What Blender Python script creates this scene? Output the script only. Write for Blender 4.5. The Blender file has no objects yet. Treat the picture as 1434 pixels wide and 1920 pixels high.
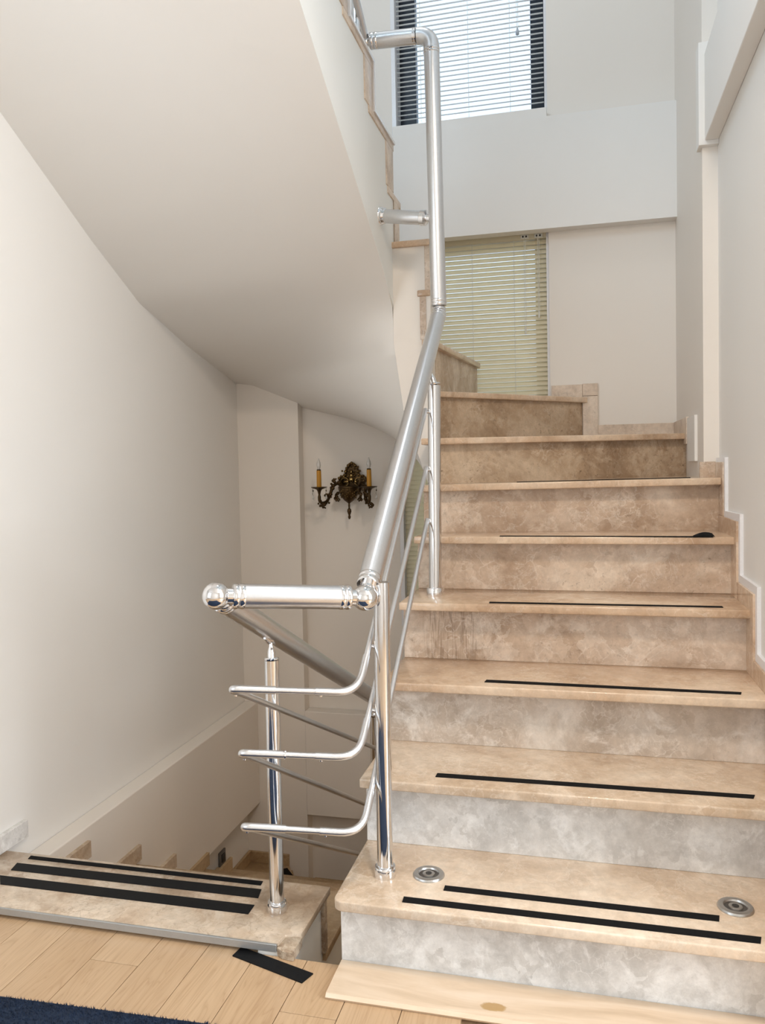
import bpy, bmesh, math, random
from mathutils import Vector, Matrix
random.seed(7)
S = bpy.context.scene
COL = S.collection
# ------------------------------------------------------------------ camera
F_PX, PY = 1489.43, -26.72
YAW, PITCH, ROLL = 0.246576, -0.037528, -0.019993
def camera():
    cy, sy, cp, sp = math.cos(YAW), math.sin(YAW), math.cos(PITCH), math.sin(PITCH)
    f = Vector((-sy*cp, cy*cp, sp)); r = Vector((cy, sy, 0)); u = r.cross(f)
    c, s = math.cos(ROLL), math.sin(ROLL)
    r2, u2 = c*r + s*u, -s*r + c*u
    cd = bpy.data.cameras.new('camera'); co = bpy.data.objects.new('camera', cd); COL.objects.link(co)
    m = Matrix((r2, u2, -f)).transposed().to_4x4(); m.translation = Vector((0.54205, -1.68786, 1.12983))
    co.matrix_world = m
    cd.sensor_fit = 'VERTICAL'; cd.sensor_height = 36; cd.sensor_width = 36
    cd.lens = F_PX/1920*36; cd.shift_y = PY/1920; cd.clip_start = 0.02
    S.camera = co
camera()
# ------------------------------------------------------------------ world, lights, exposure
W = bpy.data.worlds.new('sky'); S.world = W; W.use_nodes = True
bg = W.node_tree.nodes['Background']; bg.inputs[0].default_value = (0.70, 0.85, 1.0, 1); bg.inputs[1].default_value = 1.4
def area(name, loc, target, sx, sy, power, col):
    l = bpy.data.lights.new(name, 'AREA'); l.shape = 'RECTANGLE'; l.size = sx; l.size_y = sy; l.energy = power; l.color = col
    o = bpy.data.objects.new(name, l); COL.objects.link(o); o.location = loc
    o.rotation_euler = (Vector(target)-Vector(loc)).to_track_quat('-Z', 'Y').to_euler()
    return o
area('daylight_window_back', (-1.6, -3.0, 1.55), (0.5, 0.4, 1.3), 2.2, 2.0, 38, (0.78, 0.89, 1.0))
area('daylight_window_side', (3.0, -1.10, 1.45), (-1.1, -0.3, 1.3), 1.5, 1.9, 84, (0.80, 0.90, 1.0))
area('daylight_upper_hall', (-1.15, -1.3, 3.9), (1.0, 1.5, 2.5), 1.2, 1.2, 44, (0.66, 0.83, 1.0))
area('ceiling_lamp_room', (0.75, -0.75, 2.70), (0.75, -0.75, 0), 0.3, 0.3, 22, (1.0, 0.83, 0.67))
area('upper_cool_fill', (0.1, 0.9, 4.9), (0.2, 0.95, 0), 0.6, 0.6, 8, (0.93, 0.96, 1.0))  # added fill with no fitting, lightens the upper stairwell walls
area('lower_warm_fill', (0.55, 1.0, -0.12), (-0.8, 1.2, -0.7), 0.3, 0.3, 1.6, (1.0, 0.68, 0.40))  # added warm fill, unseen under the lower flight, tints the under-stair walls
S.view_settings.view_transform = 'Standard'; S.view_settings.look = 'None'
S.view_settings.gamma = 1; S.view_settings.use_curve_mapping = False; S.view_settings.exposure = 0.27
# ------------------------------------------------------------------ materials
def lin(r, g, b):
    f = lambda c: ((c/255+0.055)/1.055)**2.4 if c > 10 else c/255/12.92
    return (f(r), f(g), f(b), 1)
class N:
    def __init__(self, name):
        self.m = bpy.data.materials.new(name); self.m.use_nodes = True
        self.t = self.m.node_tree; self.b = self.t.nodes['Principled BSDF']
    def add(self, typ, **kw):
        n = self.t.nodes.new(typ)
        for k, v in kw.items():
            if k.startswith('i_'):
                n.inputs[k[2:].replace('_', ' ')].default_value = v
            else: setattr(n, k, v)
        return n
    def link(self, a, b): self.t.links.new(a, b)
    def ramp(self, src, stops, interp='LINEAR'):
        n = self.add('ShaderNodeValToRGB'); n.color_ramp.interpolation = interp
        e = n.color_ramp.elements
        while len(e) < len(stops): e.new(0.5)
        for x, (p, c) in zip(e, stops):
            x.position = p; x.color = c if len(c) == 4 else (*c, 1)
        self.link(src, n.inputs[0]); return n.outputs[0]
    def noise(self, vec, scale, detail=4, rough=0.55, dist=0.0):
        n = self.add('ShaderNodeTexNoise'); n.inputs['Scale'].default_value = scale; n.inputs['Detail'].default_value = detail
        n.inputs['Roughness'].default_value = rough; n.inputs['Distortion'].default_value = dist
        self.link(vec, n.inputs['Vector']); return n.outputs['Fac']
    def mix(self, fac, a, b):
        n = self.add('ShaderNodeMix', data_type='RGBA')
        for sock, v in ((n.inputs[0], fac), (n.inputs[6], a), (n.inputs[7], b)):
            if hasattr(v, 'links'): self.link(v, sock)
            else: sock.default_value = v
        return n.outputs[2]
    def math(self, op, a, b=0.0):
        n = self.add('ShaderNodeMath', operation=op)
        for sock, v in ((n.inputs[0], a), (n.inputs[1], b)):
            if hasattr(v, 'links'): self.link(v, sock)
            else: sock.default_value = v
        return n.outputs[0]
    def pos(self, rnd=True, stretch=(1, 1, 1)):
        g = self.add('ShaderNodeNewGeometry'); v = g.outputs['Position']
        mp = self.add('ShaderNodeMapping'); mp.inputs['Scale'].default_value = stretch; self.link(v, mp.inputs['Vector'])
        if rnd:
            oi = self.add('ShaderNodeObjectInfo'); m = self.math('MULTIPLY', oi.outputs['Random'], 37.0)
            self.link(m, mp.inputs['Location'])
        return mp.outputs[0]
    def bump(self, h, strength=0.2, dist=0.002):
        n = self.add('ShaderNodeBump'); n.inputs['Strength'].default_value = strength; n.inputs['Distance'].default_value = dist
        self.link(h, n.inputs['Height']); self.link(n.outputs[0], self.b.inputs['Normal'])
    def set(self, **kw):
        for k, v in kw.items():
            s = self.b.inputs[k.replace('_', ' ')]
            if hasattr(v, 'links'): self.link(v, s)
            else: s.default_value = v
        return self
def paint(name, c, rough=0.55):
    n = N(name); v = n.pos(False)
    f = n.noise(v, 1.7, 3)
    c2 = tuple(x*0.955 for x in c[:3]) + (1,)
    n.set(Base_Color=n.mix(f, c, c2), Roughness=rough)
    n.bump(n.noise(v, 140, 3), 0.06, 0.001); return n.m
def marble(name, dark, mid, light, vein, rough=0.2, pits=0.35, cloud=1.0, drip=False, sc=1.0):
    n = N(name); v = n.pos(True)
    big = n.noise(v, 3.0*sc, 8, 0.62, 0.6)
    base = n.ramp(big, [(0.36, dark), (0.5, mid), (0.64, light)])
    wob = n.add('ShaderNodeTexNoise'); wob.inputs['Scale'].default_value = 14*sc; wob.inputs['Detail'].default_value = 5; n.link(v, wob.inputs['Vector'])
    vm_ = n.add('ShaderNodeVectorMath', operation='SCALE'); vm_.inputs['Scale'].default_value = 0.16/sc; n.link(wob.outputs['Color'], vm_.inputs[0])
    va = n.add('ShaderNodeVectorMath', operation='ADD'); n.link(v, va.inputs[0]); n.link(vm_.outputs[0], va.inputs[1])
    vo = n.add('ShaderNodeTexVoronoi'); vo.inputs['Scale'].default_value = 17*sc; n.link(va.outputs[0], vo.inputs['Vector'])
    sp = n.add('ShaderNodeSeparateColor'); n.link(vo.outputs['Color'], sp.inputs[0])
    frag = n.ramp(sp.outputs[0], [(0.0, dark), (0.45, mid), (1.0, light)])
    zone = n.ramp(n.noise(v, 3.6*sc, 4, 0.6, 0.4), [(0.40, (0.12, 0.12, 0.12)), (0.62, (0.75, 0.75, 0.75))])
    base = n.mix(n.math('MULTIPLY', zone, min(1.0, 0.50*cloud)), base, frag)
    cl = n.noise(v, 8*sc, 8, 0.68, 0.5)
    clm = n.ramp(cl, [(0.53, (0, 0, 0)), (0.63, (1, 1, 1))])
    base = n.mix(n.math('MULTIPLY', clm, 0.55*min(cloud, 1.5)), base, light)
    dk = n.ramp(n.noise(v, 5*sc, 8, 0.66, 0.5), [(0.33, (1, 1, 1)), (0.45, (0, 0, 0))])
    base = n.mix(n.math('MULTIPLY', dk, 0.38*cloud), base, dark)
    vn = n.noise(v, 6*sc, 9, 0.66, 0.7)
    vm = n.ramp(n.math('ABSOLUTE', n.math('SUBTRACT', vn, 0.5)), [(0.0, (1, 1, 1)), (0.010, (0, 0, 0))])
    base = n.mix(n.math('MULTIPLY', n.math('MULTIPLY', vm, zone), 0.6), base, vein)
    ve = n.add('ShaderNodeTexVoronoi', feature='DISTANCE_TO_EDGE'); ve.inputs['Scale'].default_value = 17*sc; n.link(va.outputs[0], ve.inputs['Vector'])
    em = n.ramp(ve.outputs['Distance'], [(0.0, (1, 1, 1)), (0.055, (0, 0, 0))])
    ez = n.ramp(n.noise(v, 5.5*sc, 5, 0.65), [(0.48, (0, 0, 0)), (0.62, (1, 1, 1))])
    base = n.mix(n.math('MULTIPLY', n.math('MULTIPLY', em, ez), 0.5), base, vein)
    mic = n.ramp(n.noise(v, 38, 8, 0.75), [(0.38, (0.9, 0.9, 0.9)), (0.62, (1.06, 1.06, 1.06))])
    mm = n.add('ShaderNodeMix', data_type='RGBA', blend_type='MULTIPLY'); mm.inputs[0].default_value = 1.0
    n.link(base, mm.inputs[6]); n.link(mic, mm.inputs[7]); base = mm.outputs[2]
    fine = n.noise(v, 75, 5, 0.7, 0.3)
    fm = n.ramp(fine, [(0.57, (0, 0, 0)), (0.68, (1, 1, 1))])
    reg = n.ramp(n.noise(v, 4*sc, 3), [(0.45, (0, 0, 0)), (0.6, (1, 1, 1))])
    base = n.mix(n.math('MULTIPLY', n.math('MULTIPLY', fm, reg), pits), base, tuple(x*0.5 for x in dark[:3])+(1,))
    f2 = n.ramp(n.noise(v, 55, 4, 0.7), [(0.6, (0, 0, 0)), (0.7, (1, 1, 1))])
    base = n.mix(n.math('MULTIPLY', f2, 0.3), base, vein)
    if drip:
        g = n.add('ShaderNodeNewGeometry'); sx = n.add('ShaderNodeSeparateXYZ'); n.link(g.outputs['Position'], sx.inputs[0])
        mp = n.add('ShaderNodeMapping'); mp.inputs['Scale'].default_value = (150, 1, 7); n.link(g.outputs['Position'], mp.inputs['Vector'])
        d = n.ramp(n.noise(mp.outputs[0], 1.0, 2, 0.5, 0.8), [(0.54, (0, 0, 0)), (0.60, (1, 1, 1))])
        mk = n.ramp(sx.outputs['X'], [(0.05, (0, 0, 0)), (0.09, (1, 1, 1)), (0.21, (1, 1, 1)), (0.25, (0, 0, 0))])
        base = n.mix(n.math('MULTIPLY', n.math('MULTIPLY', d, mk), 0.42), base, lin(120, 95, 70))
    n.set(Base_Color=base, Roughness=rough)
    n.bump(fine, 0.05, 0.0006); return n.m
def simple(name, c, rough=0.5, metal=0.0, bump=0.0, bscale=200, **kw):
    n = N(name); n.set(Base_Color=c, Roughness=rough, Metallic=metal, **kw)
    v = n.pos(False)
    f = n.noise(v, bscale, 3)
    n.set(Base_Color=n.mix(f, c, tuple(x*0.88 for x in c[:3])+(1,)))
    if bump: n.bump(f, bump, 0.0015)
    return n.m
M_WALL = paint('painted plaster white', lin(238, 235, 230))
M_WALLW = paint('painted plaster warm white', lin(236, 229, 220))
M_SIDE = paint('painted stringer white', lin(238, 238, 234))
M_TREAD = marble('beige marble tread', lin(184, 154, 126), lin(211, 183, 155), lin(229, 208, 184), lin(238, 222, 204), 0.12, 0.25, 0.8)
M_TREAD_NEAR = marble('beige marble tread near', lin(190, 166, 140), lin(214, 192, 168), lin(232, 216, 196), lin(238, 226, 210), 0.11, 0.2, 1.0)
M_RISER_GREY_DAYLIT = marble('pale grey daylit marble riser', lin(196, 193, 189), lin(218, 215, 211), lin(240, 239, 237), lin(244, 243, 240), 0.2, 0.15, 1.7, sc=1.9)  # paler slab tone plus cool daylight put into the colour
M_RISER_MIX = marble('grey beige marble riser', lin(180, 164, 148), lin(208, 194, 180), lin(232, 224, 215), lin(240, 234, 226), 0.24, 0.35, 1.4, sc=1.1)
M_RISER_TAN = marble('tan marble riser', lin(172, 146, 122), lin(204, 181, 159), lin(228, 212, 194), lin(240, 230, 218), 0.26, 0.6, 1.2)
M_RISER_DRIP = marble('tan marble riser with drips', lin(174, 150, 128), lin(208, 187, 167), lin(233, 220, 206), lin(242, 234, 224), 0.26, 0.5, 1.3, drip=True)
M_RISER_BROWN = marble('brown marble riser', lin(146, 120, 94), lin(182, 156, 128), lin(210, 189, 164), lin(224, 208, 188), 0.25, 0.8, 1.1)
M_EDGE = marble('marble edge', lin(190, 170, 150), lin(214, 194, 174), lin(230, 214, 196), lin(236, 224, 210), 0.35, 0.5, 0.8, sc=2)
M_SLAB = marble('dusty beige marble slab', lin(160, 136, 112), lin(198, 176, 152), lin(222, 206, 186), lin(150, 125, 100), 0.15, 0.35, 1.3)
M_DARKSTONE = marble('dark brown marble', lin(150, 122, 88), lin(176, 148, 112), lin(196, 170, 136), lin(206, 186, 156), 0.3, 0.4, 0.9)  # darker brown stone of the descending flight and lower floor
M_ROUGH = marble('rough broken stone', lin(134, 112, 92), lin(176, 154, 130), lin(206, 190, 168), lin(214, 200, 180), 0.85, 0.8, 1.2, sc=5)
M_STEEL = simple('satin aluminium', (0.78, 0.79, 0.81, 1), 0.30, 1.0)
M_CHROME = simple('polished chrome', (0.86, 0.86, 0.87, 1), 0.06, 1.0)
M_POST = simple('polished steel post', (0.80, 0.81, 0.83, 1), 0.11, 1.0)
M_DULL = simple('dull steel', (0.55, 0.54, 0.52, 1), 0.32, 1.0, 0.2, 300)
M_CUP = simple('dark steel cup', (0.16, 0.15, 0.14, 1), 0.4, 0.9)
M_DARKHOLE = simple('dark socket', (0.03, 0.027, 0.024, 1), 0.6)
M_TAPE = simple('black grit tape', (0.006, 0.006, 0.0065, 1), 0.85, 0, 0.5, 900, Specular_IOR_Level=0.18)
M_TAPE_SHEET = simple('black smooth tape', (0.006, 0.0065, 0.0075, 1), 0.6, 0, 0.1, 200, Specular_IOR_Level=0.2)
M_STRIP = simple('grey metal strip', (0.45, 0.46, 0.46, 1), 0.4, 0.6)
M_WHITE_TRIM = simple('white trim', (0.86, 0.86, 0.88, 1), 0.3)
M_BRASS = simple('antique dark brass', (0.075, 0.045, 0.018, 1), 0.34, 0.85, 0.5, 240)
M_BRASS_MID = simple('rubbed dark brass', (0.15, 0.095, 0.035, 1), 0.3, 0.9)
M_BRASS_HI = simple('bright brass highlight', (0.62, 0.46, 0.20, 1), 0.22, 1.0)  # brighter beads, highlights of the relief put into the colour
M_CANDLE = simple('amber candle sleeve', lin(196, 140, 44), 0.5)
M_SWITCH = simple('grey switch plate', (0.14, 0.13, 0.12, 1), 0.4)
M_SWITCH_D = simple('dark switch rocker', (0.03, 0.03, 0.03, 1), 0.4)
M_FRAME = simple('dark navy window frame', (0.012, 0.02, 0.035, 1), 0.4)
M_CORD = simple('blind cord', (0.80, 0.79, 0.72, 1), 0.7)
M_TASSEL = simple('clear plastic tassel', (0.45, 0.5, 0.56, 1), 0.2)
def slat_mat(name, c, trans):
    n = N(name); v = n.pos(False)
    col = n.mix(n.noise(v, 30, 2), c, tuple(x*0.94 for x in c[:3])+(1,))
    n.set(Base_Color=col, Roughness=0.4)
    tr = n.add('ShaderNodeBsdfTranslucent'); n.link(col, tr.inputs[0])
    mx = n.add('ShaderNodeMixShader'); mx.inputs[0].default_value = trans
    n.link(n.b.outputs[0], mx.inputs[1]); n.link(tr.outputs[0], mx.inputs[2])
    n.link(mx.outputs[0], n.t.nodes['Material Output'].inputs[0]); return n.m
M_SLAT_CREAM = slat_mat('cream blind slat', lin(248, 240, 216), 0.46)
M_SLAT_WHITE = slat_mat('white blind slat', lin(252, 252, 250), 0.72)
def glass_mat(name, tint):
    n = N(name); v = n.pos(False); f = n.noise(v, 3, 2)
    tr = n.add('ShaderNodeBsdfTransparent'); n.link(n.mix(f, tint, tuple(x*0.98 for x in tint[:3])+(1,)), tr.inputs[0])
    gl = n.add('ShaderNodeBsdfGlossy'); gl.inputs['Roughness'].default_value = 0.02
    mx = n.add('ShaderNodeMixShader'); fr = n.add('ShaderNodeFresnel'); fr.inputs[0].default_value = 1.45
    n.link(fr.outputs[0], mx.inputs[0]); n.link(tr.outputs[0], mx.inputs[1]); n.link(gl.outputs[0], mx.inputs[2])
    n.link(mx.outputs[0], n.t.nodes['Material Output'].inputs[0]); return n.m
M_GLASS = glass_mat('window glass', (0.95, 0.97, 1.0, 1))
M_BULB = simple('frosted clear bulb glass', (0.82, 0.80, 0.77, 1), 0.08, 0.0, Transmission_Weight=0.35)
def wood(name, a, b, c):
    n = N(name)
    v = n.pos(True, (6.5, 0.55, 6.5))
    w = n.noise(v, 2.2, 3, 0.5, 0.8)
    rings = n.math('FRACT', n.math('MULTIPLY', w, 14.0))
    col = n.ramp(n.noise(v, 1.1, 3), [(0.3, a), (0.7, b)])
    rm = n.ramp(rings, [(0.0, (1, 1, 1)), (0.10, (0.35, 0.35, 0.35)), (0.45, (0, 0, 0)), (0.85, (0.15, 0.15, 0.15)), (1.0, (0.8, 0.8, 0.8))])
    col = n.mix(n.math('MULTIPLY', rm, 0.42), col, c)
    oi = n.add('ShaderNodeObjectInfo'); col = n.mix(n.math('MULTIPLY', oi.outputs['Random'], 0.22), col, c)
    v2 = n.pos(True, (160, 5, 160)); g = n.noise(v2, 1.0, 4)
    col = n.mix(n.math('MULTIPLY', n.ramp(g, [(0.45, (0, 0, 0)), (0.7, (1, 1, 1))]), 0.25), col, c)
    n.set(Base_Color=col, Roughness=0.33); n.bump(g, 0.06, 0.0006); return n.m
M_WOOD = wood('pale oak plank', lin(196, 165, 130), lin(209, 180, 146), lin(160, 126, 92))
def travertine(name):
    n = N(name); v = n.pos(True, (1.0, 7, 7))
    col = n.ramp(n.noise(v, 3.2, 5, 0.6, 0.5), [(0.3, lin(204, 180, 152)), (0.5, lin(222, 200, 174)), (0.7, lin(232, 214, 192))])
    g = n.add('ShaderNodeNewGeometry')
    vs = n.add('ShaderNodeVectorMath', operation='SUBTRACT'); vs.inputs[1].default_value = (0.355, -0.085, 0.012); n.link(g.outputs['Position'], vs.inputs[0])
    sc = n.add('ShaderNodeVectorMath', operation='MULTIPLY'); sc.inputs[1].default_value = (1, 2.2, 0.2); n.link(vs.outputs[0], sc.inputs[0])
    ln = n.add('ShaderNodeVectorMath', operation='LENGTH'); n.link(sc.outputs[0], ln.inputs[0])
    d = n.math('ADD', ln.outputs['Value'], n.math('MULTIPLY', n.math('SUBTRACT', n.noise(g.outputs['Position'], 45, 3), 0.5), 0.03))
    st = n.ramp(d, [(0.026, (1, 1, 1)), (0.03, (0, 0, 0))])
    col = n.mix(n.math('MULTIPLY', st, 0.85), col, lin(176, 140, 84))
    n.set(Base_Color=col, Roughness=0.3); return n.m
M_THRESH = travertine('cream travertine moulding')
def rug_mat():
    n = N('navy rug pile'); v = n.pos(False); f = n.noise(v, 60, 4)
    n.set(Base_Color=n.ramp(f, [(0.3, (0.006, 0.016, 0.042)), (0.7, (0.018, 0.038, 0.085))]), Roughness=0.95)
    n.bump(n.noise(v, 500, 3), 0.8, 0.004); return n.m
M_RUG = rug_mat()
# ------------------------------------------------------------------ mesh helpers
WLOC = {}
def link(name, verts, faces, mat, parent=None, smooth=False, label=None):
    me = bpy.data.meshes.new(name)
    lo = [min(v[i] for v in verts) for i in range(3)]; hi = [max(v[i] for v in verts) for i in range(3)]
    c = Vector(((lo[0]+hi[0])/2, (lo[1]+hi[1])/2, lo[2]))
    me.from_pydata([tuple(Vector(v)-c) for v in verts], [], faces); me.update()
    bm = bmesh.new(); bm.from_mesh(me); bmesh.ops.recalc_face_normals(bm, faces=bm.faces); bm.to_mesh(me); bm.free()
    if mat: me.materials.append(mat)
    if smooth:
        for p in me.polygons: p.use_smooth = True
        if smooth != 'all': me.set_sharp_from_angle(angle=math.radians(38))
    o = bpy.data.objects.new(name, me); COL.objects.link(o)
    if parent:
        o.parent = parent; o.location = c - WLOC[parent.name]
    else: o.location = c
    WLOC[o.name] = c
    if label: o['label'] = label
    return o
def thing(name, label, cat, loc, group=None):
    o = bpy.data.objects.new(name, None); COL.objects.link(o); o.location = loc; o.empty_display_size = 0.05
    WLOC[o.name] = Vector(loc); return tag(o, label, cat, group)
def tag(o, label, cat, group=None):
    o['label'] = label; o['category'] = cat
    if group: o['group'] = group
    return o
def struct(o): o['kind'] = 'structure'; return o
class G:                       # geometry collector
    def __init__(self): self.v = []; self.f = []
    def raw(self, v, f):
        n = len(self.v); self.v += [tuple(x) for x in v]; self.f += [tuple(i+n for i in q) for q in f]; return self
    def bev(self, v, f, w, seg=2):
        bm = bmesh.new(); vs = [bm.verts.new(x) for x in v]
        for q in f: bm.faces.new([vs[i] for i in q])
        bmesh.ops.recalc_face_normals(bm, faces=bm.faces)
        bmesh.ops.bevel(bm, geom=bm.edges[:], offset=w, segments=seg, profile=0.5, affect='EDGES', clamp_overlap=True)
        bm.verts.index_update()
        self.raw([tuple(x.co) for x in bm.verts], [[x.index for x in q.verts] for q in bm.faces]); bm.free(); return self
    def box(self, x0, x1, y0, y1, z0, z1, w=0, seg=2):
        v = [(x, y, z) for z in (z0, z1) for y in (y0, y1) for x in (x0, x1)]
        f = [(0, 2, 3, 1), (4, 5, 7, 6), (0, 1, 5, 4), (2, 6, 7, 3), (0, 4, 6, 2), (1, 3, 7, 5)]
        return self.bev(v, f, w, seg) if w else self.raw(v, f)
    def prism(self, pts, a, b, axis='z', w=0, seg=2, zf=None):
        n = len(pts); put = {'z': lambda p, q: (p[0], p[1], q), 'x': lambda p, q: (q, p[0], p[1]), 'y': lambda p, q: (p[0], q, p[1])}[axis]
        v = [put(p, a) for p in pts] + [put(p, b) for p in pts]
        if zf: v = [(x, y, z+zf(x, y)) for x, y, z in v]
        f = [tuple(range(n))[::-1], tuple(range(n, 2*n))] + [(i, (i+1) % n, n+(i+1) % n, n+i) for i in range(n)]
        return self.bev(v, f, w, seg) if w else self.raw(v, f)
    def tube(self, pts, r, n=16, cap=True):
        P = [Vector(p) for p in pts]; rs = r if isinstance(r, (list, tuple)) else [r]*len(P)
        T = []
        for i in range(len(P)):
            a = (P[i]-P[i-1]).normalized() if i else None; b = (P[i+1]-P[i]).normalized() if i < len(P)-1 else None
            T.append(((a or b)+(b or a)).normalized())
        u = T[0].orthogonal().normalized(); V = []
        for i, t in enumerate(T):
            u = (u - t*u.dot(t)).normalized(); w = t.cross(u)
            V += [P[i] + rs[i]*(math.cos(2*math.pi*k/n)*u + math.sin(2*math.pi*k/n)*w) for k in range(n)]
        F = [(i*n+k, i*n+(k+1) % n, (i+1)*n+(k+1) % n, (i+1)*n+k) for i in range(len(P)-1) for k in range(n)]
        if cap: F += [tuple(range(n))[::-1], tuple((len(P)-1)*n+k for k in range(n))]
        return self.raw(V, F)
    def lathe(self, prof, c, n=20, axis=(0, 0, 1)):      # prof: (radius, height) bottom to top
        q = Vector((0, 0, 1)).rotation_difference(Vector(axis)); c = Vector(c); V = []
        for r, h in prof:
            V += [c + q @ Vector((r*math.cos(2*math.pi*k/n), r*math.sin(2*math.pi*k/n), h)) for k in range(n)]
        F = [(i*n+k, i*n+(k+1) % n, (i+1)*n+(k+1) % n, (i+1)*n+k) for i in range(len(prof)-1) for k in range(n)]
        F += [tuple(range(n))[::-1], tuple((len(prof)-1)*n+k for k in range(n))]
        return self.raw(V, F)
    def ball(self, c, r, n=16, m=10, sc=(1, 1, 1)):
        V = [(c[0], c[1], c[2]-r*sc[2])]; F = []
        for i in range(1, m):
            a = -math.pi/2+math.pi*i/m
            V += [(c[0]+r*sc[0]*math.cos(a)*math.cos(2*math.pi*k/n), c[1]+r*sc[1]*math.cos(a)*math.sin(2*math.pi*k/n), c[2]+r*sc[2]*math.sin(a)) for k in range(n)]
        V.append((c[0], c[1], c[2]+r*sc[2])); e = len(V)-1
        F += [(0, 1+(k+1) % n, 1+k) for k in range(n)]
        F += [(1+i*n+k, 1+i*n+(k+1) % n, 1+(i+1)*n+(k+1) % n, 1+(i+1)*n+k) for i in range(m-2) for k in range(n)]
        F += [(e, 1+(m-2)*n+k, 1+(m-2)*n+(k+1) % n) for k in range(n)]
        return self.raw(V, F)
    def out(self, name, mat, parent=None, smooth=False, label=None): return link(name, self.v, self.f, mat, parent, smooth, label)
def fillet(pts, r, n=7):
    P = [Vector(p) for p in pts]; out = [P[0]]
    for i in range(1, len(P)-1):
        a, b, c = P[i-1], P[i], P[i+1]; d1 = (a-b).normalized(); d2 = (c-b).normalized()
        ri = r[i-1] if isinstance(r, (list, tuple)) else r
        p, q = b+d1*ri, b+d2*ri
        for k in range(n+1):
            t = k/n; out.append((1-t)**2*p + 2*t*(1-t)*b + t*t*q)
    return out + [P[-1]]
BOX = lambda *a, w=0, seg=2: G().box(*a, w=w, seg=seg)
# ------------------------------------------------------------------ the setting
g_, h_, n_ = 0.2353, 0.18, 0.0565
floor = struct(BOX(-3.2, 3.2, -3.2, 0.0, -0.14, -0.012).out('floor', M_WOOD))
# planks: joints run along y, a plank every 0.1245 m, cross joints as in the photograph
px0 = -1.33
cut = {0: [-0.42], 1: [-0.21], 2: [-0.36, ], 3: [-0.29], 4: [-0.5], 5: [-0.40], 6: [-0.104], 7: [-0.33], 8: [-0.45], 9: [-0.36], 10: [-0.176], 11: [-0.36], 12: [-0.22], 13: [-0.30], 14: [-0.2]}
for i in range(13):
    a, b = px0+i*0.1247, px0+(i+1)*0.1247
    ys = [0.030 if b < -0.15 else 0.0] + cut[i] + [cut[i][0]-0.62, -1.7]
    for y1, y0 in zip(ys, ys[1:]):
        if y1-y0 < 0.05: continue
        BOX(a+0.0008, b-0.0008, y0+0.0008, y1-0.0008, -0.012, 0.0, w=0.0006, seg=1).out('plank', M_WOOD, floor)
wl = struct(BOX(-1.30, -1.12, -0.45, 2.25, -1.3, 5.0).out('wall_left', M_WALL))
wr = struct(BOX(1.0, 1.18, -0.08, 2.25, -1.3, 5.0).out('wall_right', M_WALL))
gb = G()
for a in ((0.405, 1.0, -1.3, 5.0), (-1.12, -0.315, -1.3, 5.0), (-0.315, 0.405, -1.3, 0.36), (-0.315, 0.405, 2.20, 2.70), (-0.315, 0.405, 4.2, 5.0)):
    gb.box(a[0], a[1], 2.05, 2.25, a[2], a[3])
wb = struct(gb.out('wall_back', M_WALLW))
struct(BOX(-3.2, 3.2, -3.4, -0.5, 2.75, 3.0).out('ceiling', M_WALL))
struct(BOX(-1.3, 1.2, -3.2, 2.25, 5.0, 5.1).out('ceiling', M_WALL))
gf = G()
gf.box(-3.2, 3.2, -3.4, -3.2, 0, 2.75).box(-3.4, -3.2, -3.4, -0.3, 0, 2.75).box(3.2, 3.4, -3.4, -0.08, 0, 2.75)
struct(gf.out('wall_room', M_WALL))
struct(G().box(-3.2, -1.3, -0.45, -0.3, 0, 2.75).box(1.18, 3.2, -0.23, -0.08, 0, 2.75).out('wall_front', M_WALL))
struct(G().box(-1.3, 1.2, -3.3, -3.2, 3.0, 5.0).box(-1.4, -1.3, -3.3, -0.45, 3.0, 5.0).box(1.2, 1.3, -3.3, -0.08, 3.0, 5.0).out('wall_upper', M_WALL))
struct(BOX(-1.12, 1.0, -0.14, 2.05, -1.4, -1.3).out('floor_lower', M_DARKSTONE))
struct(BOX(-1.12, 1.0, -0.14, -0.002, -1.3, -0.14).out('wall_lower', M_WALLW))
# beams, column casings and ledges of the stairwell
struct(BOX(-1.12, 1.0, 1.985, 2.05, 2.186, 2.680).out('trim_1', M_WALL))
struct(BOX(-0.30, 0.405, 1.99, 2.06, 2.680, 2.722, w=0.002).out('trim_2', M_WALL))
struct(BOX(-1.12, -0.80, 1.985, 2.05, -1.25, 1.60).out('trim_3', M_WALLW))
struct(BOX(-0.80, -0.02, 1.98, 2.05, -0.585, -0.064, w=0.004).out('trim_4', M_WALLW))
struct(BOX(-1.12, -1.05, 0.30, 1.985, -0.545, -0.032, w=0.004).out('trim_5', M_WALLW))
struct(BOX(0.95, 1.0, 1.25, 2.05, -0.2, 5.0).out('trim_6', M_WALLW))
struct(BOX(0.955, 1.0, -0.06, 1.225, 2.212, 2.50, w=0.003).out('trim_7', M_WALL))
struct(BOX(0.936, 1.0, 1.225, 1.29, 2.198, 2.540, w=0.002).out('trim_8', M_WALL))
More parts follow.
